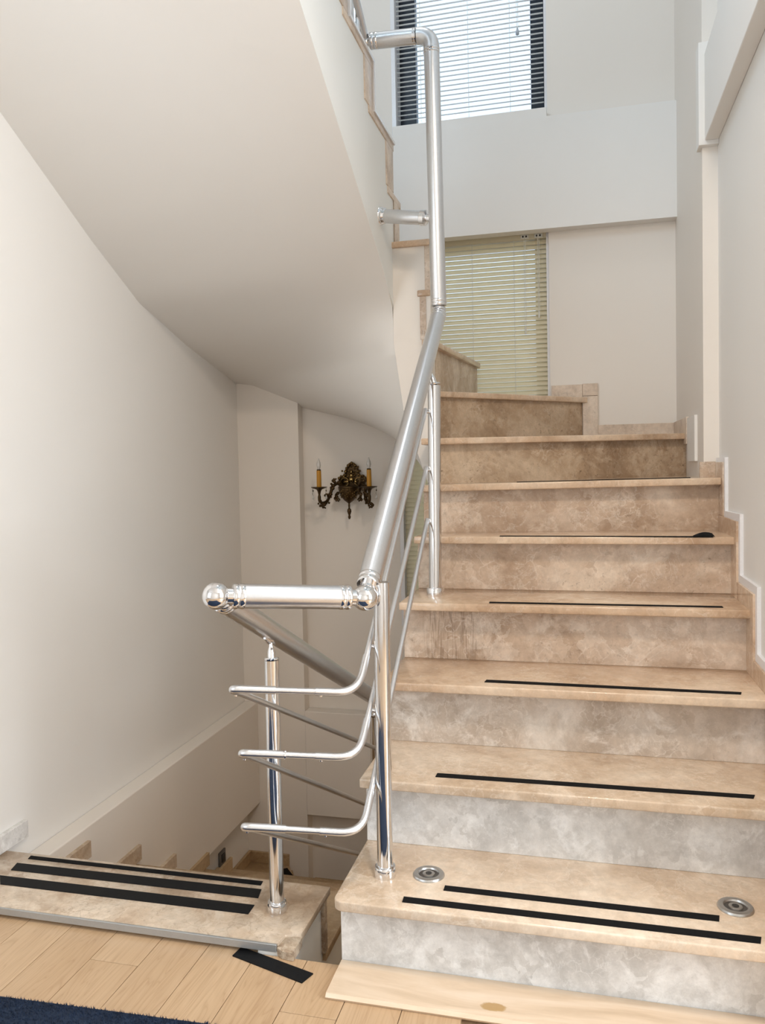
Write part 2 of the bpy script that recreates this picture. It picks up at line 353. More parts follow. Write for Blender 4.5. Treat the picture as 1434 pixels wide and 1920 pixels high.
# ------------------------------------------------------------------ windows
def window(name, x0, x1, z0, z1, fw_l, fw_r, fm):
    o = struct(G().box(x0, x0+0.019, 2.051, 2.20, z0, z1).box(x1-0.012, x1, 2.07, 2.20, z0, z1).out(name, M_WHITE_TRIM))
    f = G().box(x0+0.019, x0+0.019+fw_l, 2.155, 2.20, z0, z1).box(x1-0.012-fw_r, x1-0.012, 2.155, 2.20, z0, z1)
    f.box(x0+0.019+fw_l, x1-0.012-fw_r, 2.155, 2.20, z0, z0+0.03).box(x0+0.019+fw_l, x1-0.012-fw_r, 2.155, 2.20, z1-0.05, z1)
    f.out('window_frame', fm, o)
    BOX(x0+0.019+fw_l, x1-0.012-fw_r, 2.175, 2.179, z0+0.03, z1-0.05).out('pane', M_GLASS, o)
    return o
window('window_1', -0.315, 0.405, 2.70, 4.2, 0.079, 0.064, M_FRAME)
window('window_2', -0.315, 0.405, 0.36, 2.20, 0.06, 0.055, M_WHITE_TRIM)
def slat_geo(x0, x1, w, tilt, sag=0.0022, n=4):
    V, F = [], []
    for i in range(n+1):
        t = i/n-0.5; y = t*w; z = sag*(1-4*t*t)
        yy = y*math.cos(tilt)-z*math.sin(tilt); zz = y*math.sin(tilt)+z*math.cos(tilt)
        V += [(x0, yy, zz), (x1, yy, zz)]
    F = [(2*i, 2*i+1, 2*i+3, 2*i+2) for i in range(n)]
    m = len(V); V += [(x, y, z-0.0005) for x, y, z in V]; F += [tuple(j+m for j in q) for q in F]
    return V, F
def blind(label, x0, x1, zt, zb, y, pitch, tilt, mat, pulls, sw=0.025):
    t = thing('venetian_blind', label, 'blind', ((x0+x1)/2, y, zt))
    BOX(x0, x1, y-0.014, y+0.014, zt-0.026, zt, w=0.002).out('headrail', mat, t)
    BOX(x0, x1, y-0.011, y+0.011, zb, zb+0.012, w=0.002).out('bottom_rail', mat, t)
    V, F = slat_geo(x0, x1, sw, tilt)
    n = int((zt-0.036-zb-0.02)/pitch)
    first = None
    for i in range(n):
        z = zt-0.040-i*pitch
        if first is None:
            first = link('slat', [(a, b+y, c+z) for a, b, c in V], F, mat, t, 'all'); z0 = first.location.z
        else:
            o = first.copy(); COL.objects.link(o); o.parent = t; o.location.z = z0-i*pitch
    w = x1-x0
    for fx in (0.17, 0.5, 0.78):
        G().tube([(x0+w*fx, y-0.0135, zt-0.026), (x0+w*fx, y-0.0135, zb)], 0.0011, 5).out('ladder_cord', M_CORD, t)
    for px, ln, tass in pulls:
        hk = G().box(px-0.018, px+0.018, y-0.018, y-0.013, zt-0.024, zt-0.004, w=0.002)
        hk.out('cord_lock', M_CORD, t)
        G().box(px-0.011, px-0.004, y-0.0195, y-0.0175, zt-0.018, zt-0.010).box(px+0.004, px+0.011, y-0.0195, y-0.0175, zt-0.018, zt-0.010).out('cord_slot', M_DARKHOLE, t)
        c = G().tube([(px-0.003, y-0.022, zt-0.02), (px-0.003, y-0.022, zt-ln)], 0.0011, 5).tube([(px+0.003, y-0.022, zt-0.02), (px+0.003, y-0.022, zt-ln)], 0.0011, 5).out('pull_cord', M_CORD, t)
        if tass:
            G().lathe([(0.002, 0), (0.008, 0.004), (0.0075, 0.016), (0.004, 0.03), (0.002, 0.034)], (px, y-0.022, zt-ln-0.03), 10).out('tassel', M_TASSEL, c, 'all')
        else:
            G().tube([(px, y-0.022, zt-ln), (px, y-0.022, zt-ln-0.03)], 0.004, 8).out('tassel', M_CORD, c, True)
    return t
blind('white slatted blind with open slats in the upper window against bright sky', -0.294, 0.390, 4.18, 2.728, 2.085, 0.0222, math.radians(8), M_SLAT_WHITE, [(0.276, 1.06, True)], 0.018)
blind('cream slatted blind with nearly closed slats behind the turning steps', -0.294, 0.398, 2.195, 0.365, 2.085, 0.0215, math.radians(60.5), M_SLAT_CREAM, [(0.296, 0.43, False), (0.358, 0.36, False)])
# ------------------------------------------------------------------ lower flight
NOS = lambda k: (k-1)*g_-n_
st = thing('marble_staircase', 'beige marble staircase rising from the wood floor and turning left under the blinds', 'stairs', (0.5, 0, 0))
XR = 0.986
BK = 0.0235
# body under the steps
prof = [(0.02, 0.0)]
for k in range(1, 6): prof += [((k-1)*g_+0.02, k*h_-BK), (k*g_+0.02, k*h_-BK)]
prof += [(1.2, 0.9-BK), (1.2, 0.62), (0.55, 0.0)]
G().prism(prof, 0.006, 0.998, 'x').out('stair_body', M_SIDE, st)
def tread(pts, z, zf=None, mat=M_TREAD, bev=0.0038, name='tread'):
    return G().prism(pts, z-BK, z, 'z', w=bev, seg=3, zf=zf).out(name, mat, st, True)
# first tread with a rounded near left corner
c = 0.022
arc = [(c-c*math.cos(a)-0.002, NOS(1)+c-c*math.sin(a)) for a in (0, 0.4, 0.8, 1.2, math.pi/2)]
tread(arc + [(XR, NOS(1)), (XR, g_+0.02), (-0.002, g_+0.02)], h_, mat=M_TREAD_NEAR, bev=0.007)
for k in range(2, 6):
    y1 = k*g_+0.02 if k < 5 else 1.22
    tread([(-0.002, NOS(k)), (XR, NOS(k)), (XR, y1), (-0.002, y1 if k < 5 else 1.08)], k*h_, mat=M_TREAD_NEAR if k == 2 else M_TREAD)
RM = {1: M_RISER_GREY_DAYLIT, 2: M_RISER_GREY_DAYLIT, 3: M_RISER_MIX, 4: M_RISER_DRIP, 5: M_RISER_TAN}
for k in range(1, 6):
    BOX(0.0, XR, (k-1)*g_, (k-1)*g_+0.02, (k-1)*h_, k*h_-BK, w=0.0008, seg=1).out('riser', RM[k], st)
z6 = lambda x, y: 0.009*x
z7 = lambda x, y: 0.0105*x
tread([(-0.004, 1.015), (XR, 1.115), (XR, 1.25), (0.95, 1.25), (0.95, 1.77), (-0.004, 1.22)], 1.067, z6)
G().prism([(0.0, 1.062), (XR, 1.172), (XR, 1.195), (0.0, 1.085)], 0.885, 1.068-BK, 'z', zf=z6).out('riser', M_RISER_TAN, st)
tread([(-0.022, 1.14), (0.95, 1.674), (0.95, 2.05), (0.53, 2.05), (0.0, 1.54), (-0.022, 1.40)], 1.234, z7)
G().prism([(-0.004, 1.195), (0.95, 1.72), (0.95, 1.745), (-0.004, 1.22)], 1.05, 1.235-BK, 'z', zf=z7).out('riser', M_RISER_BROWN, st)
tread([(0.0, 1.44), (0.570, 2.036), (0.570, 2.05), (0.40, 2.05), (0.40, 2.066), (0.03, 2.066), (-0.03, 1.40)], 1.430)
G().prism([(-0.028, 1.445), (0.546, 2.045), (0.52, 2.05), (-0.028, 1.475)], 1.236, 1.430-BK, 'z').out('riser', M_RISER_BROWN, st)
tread([(-0.04, 1.278), (0.002, 1.278), (0.012, 1.36), (0.085, 2.066), (-0.28, 2.066), (-0.28, 2.05), (-0.5, 2.05), (-0.045, 1.34)], 1.612, bev=0.004)
G().prism([(-0.008, 1.39), (0.068, 2.066), (0.045, 2.066), (-0.028, 1.39)], 1.430, 1.612-BK, 'z').out('riser', M_RISER_TAN, st)
tread([(-0.053, 1.278), (-0.004, 1.278), (-0.02, 1.36), (-0.24, 2.05), (-1.1, 2.05), (-0.07, 1.34)], 1.797, bev=0.004)
G().prism([(-0.046, 1.284), (-0.022, 1.284), (-0.25, 2.05), (-0.29, 2.05)], 1.612, 1.797-BK, 'z').out('riser', M_RISER_TAN, st)
tread([(-0.154, 1.276), (-0.003, 1.276), (-0.02, 1.33), (-0.6, 2.05), (-1.115, 2.05), (-1.115, 1.5), (-0.154, 1.39)], 1.985, bev=0.004)
G().prism([(-0.024, 1.284), (-0.006, 1.284), (-0.61, 2.05), (-0.65, 2.05)], 1.797, 1.985-BK, 'z').out('riser', M_RISER_TAN, st)
# stepped skirting on the right wall
for k in range(1, 6):
    a0, a1 = NOS(k)-0.034, (NOS(k+1)-0.034 if k < 5 else 1.19)
    BOX(0.984, 1.0, a0, a1-0.0008, (k-1)*h_-(0.03 if k > 1 else 0), k*h_+0.05, w=0.001, seg=1).out('skirting', M_TREAD, st)
BOX(0.986, 1.0, 1.095, 1.25, 0.95, 1.127, w=0.001, seg=1).out('skirting', M_RISER_TAN, st)
BOX(0.936, 0.986, 1.237, 1.25, 1.06, 1.129, w=0.001, seg=1).out('skirting', M_RISER_TAN, st)
BOX(0.938, 0.95, 1.62, 2.035, 1.20, 1.306, w=0.001, seg=1).out('skirting', M_EDGE, st)
BOX(0.614, 0.938, 2.037, 2.05, 1.238, 1.304, w=0.001, seg=1).out('skirting', M_EDGE, st)
BOX(0.548, 0.614, 2.035, 2.05, 1.238, 1.436, w=0.001, seg=1).out('skirting', M_EDGE, st)
BOX(0.548, 0.614, 2.035, 2.05, 1.4375, 1.492, w=0.001, seg=1).out('skirting', M_EDGE, st)
BOX(0.412, 0.547, 2.037, 2.05, 1.429, 1.490, w=0.001, seg=1).out('skirting', M_EDGE, st)
# white plaster lip round the stepped skirting
P = []
for k in range(1, 6):
    a0 = NOS(k)-0.056; P += [(a0, (k-1)*h_+(0.073 if k > 1 else 0)), (a0, k*h_+0.073)]
P += [(1.078, 0.968), (1.078, 1.142), (1.245, 1.142), (1.245, 0.9)]
P += [(0.2, 0.0)]
struct(G().prism(P, 0.990, 1.0, 'x').out('trim_10', M_WHITE_TRIM))
struct(BOX(0.940, 0.95, 1.40, 1.61, 1.132, 1.300).out('trim_11', M_WALL))
# newel wall that closes the turn of the stair
G().prism([(-0.15, 1.962), (-0.005, 1.962), (-0.005, 1.02), (-0.02, 1.05), (-0.065, 1.183), (-0.116, 1.347), (-0.15, 1.60)], 1.286, 1.36, 'y').out('newel_wall', M_WALLW, st)
# ------------------------------------------------------------------ upper flight
up = thing('upper_staircase', 'white plastered upper flight with marble step ends, seen from below', 'stairs', (-0.6, 0.6, 2.3))
XU = -0.144
def ubox(y0, y1, z0, z1, nm): return BOX(-1.118, XU, y0, y1, z0, z1, w=0.0025, seg=2).out(nm, M_EDGE, up, True)
G().prism([(XU, 1.22), (XU, 1.43), (-0.6, 2.04), (-1.118, 2.04), (-1.118, 1.22)], 2.150, 2.176, 'z', w=0.0025).out('tread', M_EDGE, up, True)
G().prism([(XU, 1.31), (XU, 1.395), (-0.6, 2.04), (-0.65, 2.04)], 1.986, 2.150, 'z').out('riser', M_EDGE, up)
for yn, z in ((1.322, 2.362), (1.033, 2.530), (0.735, 2.700), (0.437, 2.870)):
    ubox(yn-0.36, yn, z-0.026, z, 'tread')
    ubox(yn-0.120, yn-0.012, z-0.170 if z > 2.4 else 2.176, z-0.026, 'riser')
prof = [(1.37, 1.966), (1.37, 2.15), (1.28, 2.15), (1.28, 2.336), (0.99, 2.336), (0.99, 2.504), (0.69, 2.504), (0.69, 2.674), (0.39, 2.674), (0.39, 2.844), (0.08, 2.844), (0.08, 3.0), (-0.5, 3.0), (-0.5, 2.79), (0.287, 2.335), (1.115, 1.865), (1.29, 1.74), (1.37, 1.74)]
G().prism(prof, -0.172, -0.1485, 'x').out('stringer', M_SIDE, up)
# thin white trim on the well side of the steps
tr = G()
for yn, z, zt in ((1.322, 2.362, 0.168), (1.033, 2.530, 0.170), (0.735, 2.700, 0.170)):
    tr.box(-0.147, -0.139, yn-0.30, yn+0.004, z, z+0.011)
    tr.box(-0.147, -0.139, yn-0.30, yn-0.289, z+0.011, z+zt)
tr.out('edge_trim', M_WHITE_TRIM, up)
# soffit: flat under the flight, twisting under the winders
inner = [(-0.15, -0.5, 2.79), (-0.15, 0.287, 2.335), (-0.15, 0.7, 2.10), (-0.15, 1.115, 1.865), (-0.152, 1.29, 1.74), (-0.150, 1.29, 1.60), (-0.116, 1.29, 1.347), (-0.065, 1.29, 1.183), (-0.02, 1.29, 1.05), (0.0, 1.29, 1.0)]
outer = [(-1.12, -0.5, 2.72), (-1.12, 0.366, 2.207), (-1.12, 0.80, 1.950), (-1.12, 1.10, 1.792), (-1.12, 1.481, 1.679), (-1.12, 2.05, 1.548), (-0.80, 2.05, 1.437), (-0.45, 2.05, 1.345), (-0.16, 2.05, 1.245), (0.0, 2.05, 1.19)]
def resample(L, m):
    out = []
    for a, b in zip(L, L[1:]):
        for i in range(m): out.append(Vector(a).lerp(Vector(b), i/m))
    return out + [Vector(L[-1])]
def smooth_curve(L, it, lo):
    L = [v.copy() for v in L]
    for _ in range(it):
        L = [v if i < lo or i == 0 or i == len(L)-1 else (L[i-1]+2*v+L[i+1])/4 for i, v in enumerate(L)]
    return L
m_ = 6; ri = smooth_curve(resample(inner, m_), 6, 3*m_+1); ro = resample(outer, m_)
nv = 14; V = []
for a, b in zip(ri, ro):
    for j in range(nv+1): V.append(a.lerp(b, j/nv))
w1 = nv+1; rows = len(ri)
F = [(i*w1+j, i*w1+j+1, (i+1)*w1+j+1, (i+1)*w1+j) for i in range(rows-1) for j in range(nv)]
n0 = len(V); V += [v+Vector((0, 0, 0.03)) for v in V]; F += [tuple(n0+q for q in f) for f in F]
edge = [j for j in range(w1)], [(rows-1)*w1+j for j in range(w1)], [i*w1 for i in range(rows)], [i*w1+nv for i in range(rows)]
for e in edge: F += [(a, b, n0+b, n0+a) for a, b in zip(e, e[1:])]
link('soffit', V, F, M_WALL, up, True)
# ------------------------------------------------------------------ descending flight
dn = thing('descending_staircase', 'descending marble flight below the taped slab on the left', 'stairs', (-0.6, 0.2, -0.6))
slab = G().prism([(-1.118, 0.0), (-0.156, 0.004), (-0.150, 0.034), (-0.114, 0.046), (-0.112, 0.266), (-1.118, 0.262)], 0.010, 0.03, 'z', w=0.003).out('tread', M_SLAB, dn, True, 'top marble slab with three black tape strips')
bc = G(); rnd = random.Random(3)
ring = [(-0.156, -0.002), (-0.140, -0.010), (-0.113, -0.013), (-0.111, 0.02), (-0.113, 0.047), (-0.132, 0.040), (-0.152, 0.034)]
top = [(x+rnd.uniform(-.002, .002), y+rnd.uniform(-.002, .002), 0.024+rnd.uniform(-.007, .003)) for x, y in ring]
bot = [(x, y, 0.001) for x, y in ring]; cen = [(-0.134, 0.012, 0.026), (-0.134, 0.012, 0.001)]
k7 = len(ring)
bc.raw(top+bot+cen, [(i, (i+1) % k7, 2*k7) for i in range(k7)] + [(k7+(i+1) % k7, k7+i, 2*k7+1) for i in range(k7)] + [(i, k7+i, k7+(i+1) % k7, (i+1) % k7) for i in range(k7)])
bc.out('broken_corner', M_ROUGH, dn, label='rough broken corner of the slab')
BOX(-1.118, -0.158, -0.003, 0.0035, 0.009, 0.027, w=0.001, seg=1).out('edge_strip', M_STRIP, dn, label='grey metal edge strip')
DT = [(0.235, 0.53, -0.13), (0.50, 0.83, -0.285), (0.80, 1.08, -0.44), (1.05, 1.36, -0.57), (1.33, 1.62, -0.70)]
for i, (a, b, z) in enumerate(DT):
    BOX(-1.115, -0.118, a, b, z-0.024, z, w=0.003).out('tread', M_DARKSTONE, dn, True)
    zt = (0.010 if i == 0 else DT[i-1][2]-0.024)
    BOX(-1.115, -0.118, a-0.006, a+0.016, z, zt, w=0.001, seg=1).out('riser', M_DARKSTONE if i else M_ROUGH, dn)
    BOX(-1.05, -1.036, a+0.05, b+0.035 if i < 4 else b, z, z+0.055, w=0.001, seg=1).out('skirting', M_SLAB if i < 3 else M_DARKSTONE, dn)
BOX(-1.115, -0.118, 1.60, 1.62, -0.85, -0.724).out('riser', M_DARKSTONE, dn)
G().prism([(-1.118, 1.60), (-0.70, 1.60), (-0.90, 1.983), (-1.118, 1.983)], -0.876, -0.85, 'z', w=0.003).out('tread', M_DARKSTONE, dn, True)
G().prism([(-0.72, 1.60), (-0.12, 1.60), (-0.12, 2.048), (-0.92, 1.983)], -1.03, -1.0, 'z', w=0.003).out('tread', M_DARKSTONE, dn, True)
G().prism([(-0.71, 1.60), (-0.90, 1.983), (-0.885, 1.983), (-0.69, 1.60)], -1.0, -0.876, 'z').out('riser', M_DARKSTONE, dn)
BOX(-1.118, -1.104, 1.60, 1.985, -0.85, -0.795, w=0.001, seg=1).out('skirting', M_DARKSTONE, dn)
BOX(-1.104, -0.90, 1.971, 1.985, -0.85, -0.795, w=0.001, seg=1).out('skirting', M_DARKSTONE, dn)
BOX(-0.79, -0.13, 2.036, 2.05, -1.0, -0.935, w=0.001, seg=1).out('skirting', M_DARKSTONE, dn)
BOX(-1.12, -1.104, 0.0, 0.353, 0.0305, 0.082, w=0.001, seg=1).out('skirting', M_RISER_GREY_DAYLIT, dn)
prof = [(0.032, 0.010), (0.24, 0.010), (0.24, -0.154), (0.505, -0.154), (0.505, -0.309), (0.805, -0.309), (0.805, -0.464), (1.055, -0.464), (1.055, -0.594), (1.335, -0.594), (1.335, -0.724), (1.6, -0.724), (1.6, -0.95), (1.3, -0.95), (0.032, -0.35)]
G().prism(prof, -1.116, -0.206, 'x').prism([(0.002, 0.010)]+prof[1:-1]+[(0.002, -0.35)], -0.206, -0.128, 'x').out('stair_body', M_SIDE, dn)
# threshold board in front of the first riser
thr = G().prism([(-0.118, 0.0), (-0.122, 0.006), (-0.116, 0.0125), (-0.05, 0.0135), (-0.001, 0.0135), (-0.001, 0.0)], 0.0, 1.2, 'x').out('threshold_board', M_THRESH, None, True)
tag(thr, 'cream stone threshold board with a brown stain below the first riser', 'threshold')
# ------------------------------------------------------------------ tapes
def tape(quad, z, label, mat=M_TAPE, th=0.0016, grp='black anti-slip tapes on the stairs', slope=0.0):
    n = 8; (x0, y0), (x1, y1), (x2, y2), (x3, y3) = quad; V = []
    for i in range(n+1):
        t = i/n
        V += [(x, y, z+slope*x) for x, y in ((x0+(x1-x0)*t, y0+(y1-y0)*t), (x3+(x2-x3)*t, y3+(y2-y3)*t))]
    m = len(V); V += [(x, y, q+th) for x, y, q in V]
    F = [(2*i, 2*i+1, 2*i+3, 2*i+2) for i in range(n)]; F += [tuple(j+m for j in q) for q in F]
    F += [(2*i, 2*i+2, m+2*i+2, m+2*i) for i in range(n)] + [(2*i+1, m+2*i+1, m+2*i+3, 2*i+3) for i in range(n)] + [(0, m, m+1, 1), (2*n, 2*n+1, m+2*n+1, m+2*n)]
    return tag(link('grip_tape', V, F, mat), label, 'tape', grp)
tape([(0.150, -0.009), (0.879, -0.007), (0.873, -0.030), (0.151, -0.031)], h_, 'longer front black tape strip on the lowest step, by its edge')
tape([(0.231, 0.056), (0.811, 0.056), (0.807, 0.034), (0.231, 0.035)], h_, 'shorter rear black tape strip on the lowest step, between the sockets')
tape([(0.182, 0.251), (0.920, 0.263), (0.913, 0.242), (0.181, 0.227)], 2*h_, 'black tape strip on the second step from the floor')
tape([(0.281, 0.482), (0.930, 0.474), (0.925, 0.454), (0.278, 0.458)], 3*h_, 'black tape strip on the third step from the floor')
tape([(0.268, 0.694), (0.921, 0.704), (0.921, 0.683), (0.269, 0.672)], 4*h_, 'black tape strip on the fourth step, the step with the second post')
t5 = tape([(0.280, 0.915), (0.922, 0.905), (0.925, 0.882), (0.281, 0.893)], 5*h_, 'black tape strip with a curled right end on the fifth step')
cu = []
for i in range(7):
    a = i/6; cu += [(0.872+0.058*a, 0.884, 0.9018), (0.870+0.055*a, 0.906, 0.9018+0.011*math.sin(a*2.4))]
cu += [(x, y, z+0.0012) for x, y, z in cu]
link('curled_end', cu, [(2*i, 2*i+1, 2*i+3, 2*i+2) for i in range(6)]+[(14+2*i, 14+2*i+1, 14+2*i+3, 14+2*i+2) for i in range(6)], M_TAPE, t5, True)
tp6 = tape([(0.32, 1.145), (0.90, 1.215), (0.90, 1.19), (0.32, 1.12)], 1.0671, 'dark tape strip on the sixth step, seen almost edge on', th=0.002, slope=0.009)
GS = 'black anti-slip tapes on the slab'
tape([(-1.013, 0.246), (-0.297, 0.252), (-0.295, 0.232), (-1.009, 0.229)], 0.03, 'thin rear black tape strip on the slab by the descending flight', M_TAPE, grp=GS)
tape([(-1.023, 0.201), (-0.285, 0.213), (-0.277, 0.172), (-1.013, 0.163)], 0.03, 'middle wide black tape strip on the slab by the descending flight', M_TAPE_SHEET, grp=GS)
tape([(-1.022, 0.131), (-0.273, 0.139), (-0.272, 0.098), (-0.988, 0.091)], 0.03, 'front wide black tape strip on the slab, nearest the wood floor', M_TAPE_SHEET, grp=GS)
lt = tape([(-0.252, 0.012), (-0.053, -0.046), (-0.067, -0.082), (-0.259, -0.024)], 0.0002, 'short loose piece of black tape lying on the wood floor', M_TAPE_SHEET, 0.0025, grp=None)
del_ = tape([(-0.93, 1.93), (-0.80, 1.78), (-0.77, 1.80), (-0.90, 1.95)], -0.85, 'short black tape on the lower landing behind the left post', M_TAPE, grp=None)
# ------------------------------------------------------------------ floor sockets
for x, lab in ((0.186, 'round steel floor socket beside the railing post on the lowest step'), (0.849, 'round steel floor socket near the right wall on the lowest step')):
    t = thing('floor_socket', lab, 'socket', (x, 0.096, h_), 'steel floor sockets on the lowest step')
    G().lathe([(0.037, 0), (0.037, 0.002), (0.0345, 0.0052), (0.0265, 0.0062), (0.0245, 0.0055), (0.0225, 0.0016)], (x, 0.096, h_), 36).out('flange', M_DULL, t, True)
    G().lathe([(0.0222, 0.0010), (0.0222, 0.0022), (0.0185, 0.0018), (0.0150, 0.0018)], (x, 0.096, h_), 30).out('recess', M_CUP, t, True)
    G().lathe([(0.0145, 0.0018), (0.0140, 0.0042), (0.0115, 0.0052), (0.0085, 0.0048)], (x, 0.096, h_), 24).out('plug', M_DULL, t, True)
    G().lathe([(0.0072, 0.0046), (0.0072, 0.0054)], (x, 0.096, h_), 14).out('hole', M_DARKHOLE, t)
# ------------------------------------------------------------------ railing
rl = thing('stair_railing', 'silver metal railing with ball joints running down both flights and up to the next', 'railing', (0.08, 0.07, 0.18))
RH = 0.0265
def seg(a, b, r=RH, nm='handrail', m=M_STEEL, n=28): return G().tube([a, b], r, n).out(nm, m, rl, True)
def collar(par, at, d, r, w, m=M_CHROME):
    d = Vector(d).normalized(); a = Vector(at)
    G().tube([a-d*w, a-d*w*0.8, a-d*w*0.3, a, a+d*w*0.3, a+d*w*0.8, a+d*w], [r*0.98, r*1.04, r*1.04, r*0.97, r*1.04, r*1.04, r*0.98], 28).out('collar', m, par, True)
BR, BL = Vector((0.065, 0.027, 0.839)), Vector((-0.215, -0.146, 0.865))
HT = Vector((0.065, 1.062, 1.662))
d1 = (HT-BR).normalized(); d2 = (BL-BR).normalized()
h1 = seg(BR+d1*0.045, HT-d1*0.012); collar(h1, BR+d1*0.050, d1, RH, 0.014); collar(h1, HT-d1*0.020, d1, RH, 0.016)
h2 = seg(BR+d2*0.045, BL-d2*0.045); collar(h2, BR+d2*0.048, d2, RH, 0.013); collar(h2, BL-d2*0.048, d2, RH, 0.013)
DE = Vector((-0.215, 1.42, 0.145)); d3 = (DE-BL).normalized()
h3 = seg(BL+d3*0.04, DE); collar(h3, BL+d3*0.045, d3, RH, 0.012)
for p in (BR, BL): G().ball(p, 0.0295, 28, 18).out('ball_joint', M_CHROME, rl, True)
for p, d in ((BR, d1), (BR, d2), (BL, -d2), (BL, d3)): G().tube([p, p+d*0.04], 0.018, 20).out('joint_neck', M_CHROME, rl, True)
PT, PB = Vector((0.065, 1.003, 2.581)), Vector((0.065, 1.066, 1.690))
G().ball(Vector((0.065, 1.066, 1.675)), 0.024, 20, 12).out('ball_joint', M_STEEL, rl, True)
dp = (PT-PB).normalized()
h4 = seg(PB, PT-dp*0.052, nm='riser_pole'); collar(h4, PB+dp*0.012, dp, RH, 0.012); collar(h4, PT-dp*0.052, dp, RH*1.02, 0.008)
UE = Vector((-0.148, 1.000, 2.589)); dh = (UE-PT).normalized()
G().tube(fillet([PT-dp*0.05, PT, PT+dh*0.048], 0.044, 8), RH*1.03, 28).out('elbow', M_STEEL, rl, True)
h5 = seg(PT+dh*0.052, UE-dh*0.008); collar(h5, UE-dh*0.016, dh, RH, 0.014); collar(h5, PT+dh*0.056, dh, RH, 0.006)
G().ball(UE+dh*0.012, 0.018, 16, 10).out('ball_joint', M_CHROME, rl, True)
# wall bracket from the pole to the upper stringer
A, B = Vector((-0.149, 1.098, 2.028)), Vector((0.058, 1.046, 1.985)); db = (B-A).normalized()
br = G().tube([A+db*0.012, B-db*0.042], 0.0240, 24).out('wall_bracket', M_STEEL, rl, True)
G().tube([A, A+db*0.004, A+db*0.010, A+db*0.012, A+db*0.018, A+db*0.020, A+db*0.026], [0.029, 0.031, 0.029, 0.026, 0.028, 0.027, 0.0245], 24).out('flange', M_CHROME, br, True)
G().tube([B-db*0.052, B-db*0.050, B-db*0.034, B-db*0.032, B-db*0.030, B-db*0.014, B-db*0.010, B], [0.0242, 0.0265, 0.0265, 0.020, 0.014, 0.014, 0.019, 0.021], 24).out('neck', M_CHROME, br, True)
# posts
def post(base, top, r=0.0185, pin=None, flat=True):
    p = G().tube([base, top], r, 26).out('post', M_POST, rl, True); bx, by, bz = base
    G().lathe([(r*1.36, 0), (r*1.38, 0.003), (r*1.38, 0.020), (r*1.28, 0.0245), (r*1.02, 0.0255)], base, 26).out('base_collar', M_CHROME, p, True)
    if pin:
        t = Vector(top); q = Vector(pin); d = (q-t).normalized()
        G().tube([t, t+d*0.003, t+d*0.006], [r*1.0, r*1.06, r*0.9], 24).out('cap', M_CHROME, p, True)
        L = (q-t).length
        G().tube([t+d*0.004, t+d*L*0.35, t+d*L*0.5, t+d*L*0.62, t+d*L], [r*0.55, r*0.55, r*0.42, r*0.3, r*0.25], 14).out('swivel_pin', M_CHROME, p, True)
    return p
post((0.088, 0.072, h_), (0.092, 0.072, 0.868))
p2 = post((0.083, 0.806, 4*h_), (0.089, 0.812, 1.388), 0.0205, (0.074, 0.815, 1.447))
p3 = post((-0.208, 0.130, 0.03), (-0.206, 0.130, 0.662), 0.0178, (-0.209, 0.135, 0.716))
saddle = G().tube([(-0.212, 0.105, 0.722), (-0.212, 0.135, 0.708), (-0.212, 0.165, 0.693)], [0.004, 0.010, 0.004], 10).out('saddle', M_CHROME, p3, True)
p4 = post((-0.225, 1.16, -0.57), (-0.222, 1.16, 0.20), 0.0178, (-0.216, 1.165, 0.24))
# three bars: down the lower flight, round the end, down the descending flight
rb, rs = 0.0071, 0.0087
BARS = [((0.062, 0.80, 1.312), (0.060, -0.030, 0.638), (-0.182, -0.160, 0.671), (-0.182, 1.16, 0.065)),
        ((0.062, 0.80, 1.128), (0.058, -0.030, 0.493), (-0.182, -0.123, 0.521), (-0.182, 1.16, -0.165)),
        ((0.062, 0.80, 0.962), (0.064, -0.030, 0.324), (-0.182, -0.120, 0.358), (-0.182, 1.16, -0.35))]
for a, b, c, d in BARS:
    path = fillet([a, b, c, d], [0.052, 0.020], 8)
    bar = G().tube(path, rb, 14).out('rail_bar', M_STEEL, rl, True)
    va, vb, vc, vd = map(Vector, (a, b, c, d)); u1 = (va-vb).normalized(); u2 = (vc-vb).normalized(); u3 = (vd-vc).normalized()
    G().tube(fillet([vb+u1*0.10, vb, vb+u2*0.095], 0.052, 8), rs, 16).out('sleeve', M_STEEL, bar, True)
    G().tube(fillet([vc-u2*0.095, vc, vc+u3*0.045], 0.020, 8), rs, 16).out('sleeve', M_STEEL, bar, True)
    for q in (vb+u2*0.082, vc+u3*0.03):
        G().lathe([(0.0012, 0), (0.0032, 0.0012), (0.0032, 0.0045)], q-Vector((0, 0, rs+0.0035)), 10).out('set_screw', M_CHROME, bar, True)
    for t in (0.0745/1, ):
        y = 0.072; f = (y-b[1])/(a[1]-b[1]); q = vb.lerp(va, f)
        G().tube([q, (0.088, y+0.006, q.z-0.012)], 0.005, 10).out('mounting_stud', M_CHROME, bar, True)
        f = (0.79-b[1])/(a[1]-b[1]); q = vb.lerp(va, f)
        G().tube([q, (0.084, 0.806, q.z)], 0.005, 10).out('mounting_stud', M_CHROME, bar, True)
        f = (0.130-c[1])/(d[1]-c[1]); q = vc.lerp(vd, f)
        G().tube([q, (-0.206, 0.130, q.z)], 0.0045, 10).out('mounting_stud', M_CHROME, bar, True)
    G().tube([vd, (-0.222, 1.16, vd.z)], 0.0045, 10).out('mounting_stud', M_CHROME, bar, True)
q = BARS[1]; vb, vc = Vector(q[1]), Vector(q[2]); m = vb.lerp(vc, 0.62); u = (vc-vb).normalized()
G().tube([m-u*0.0015, m+u*0.0015], 0.0105, 16).out('ring', M_CHROME, rl, True)
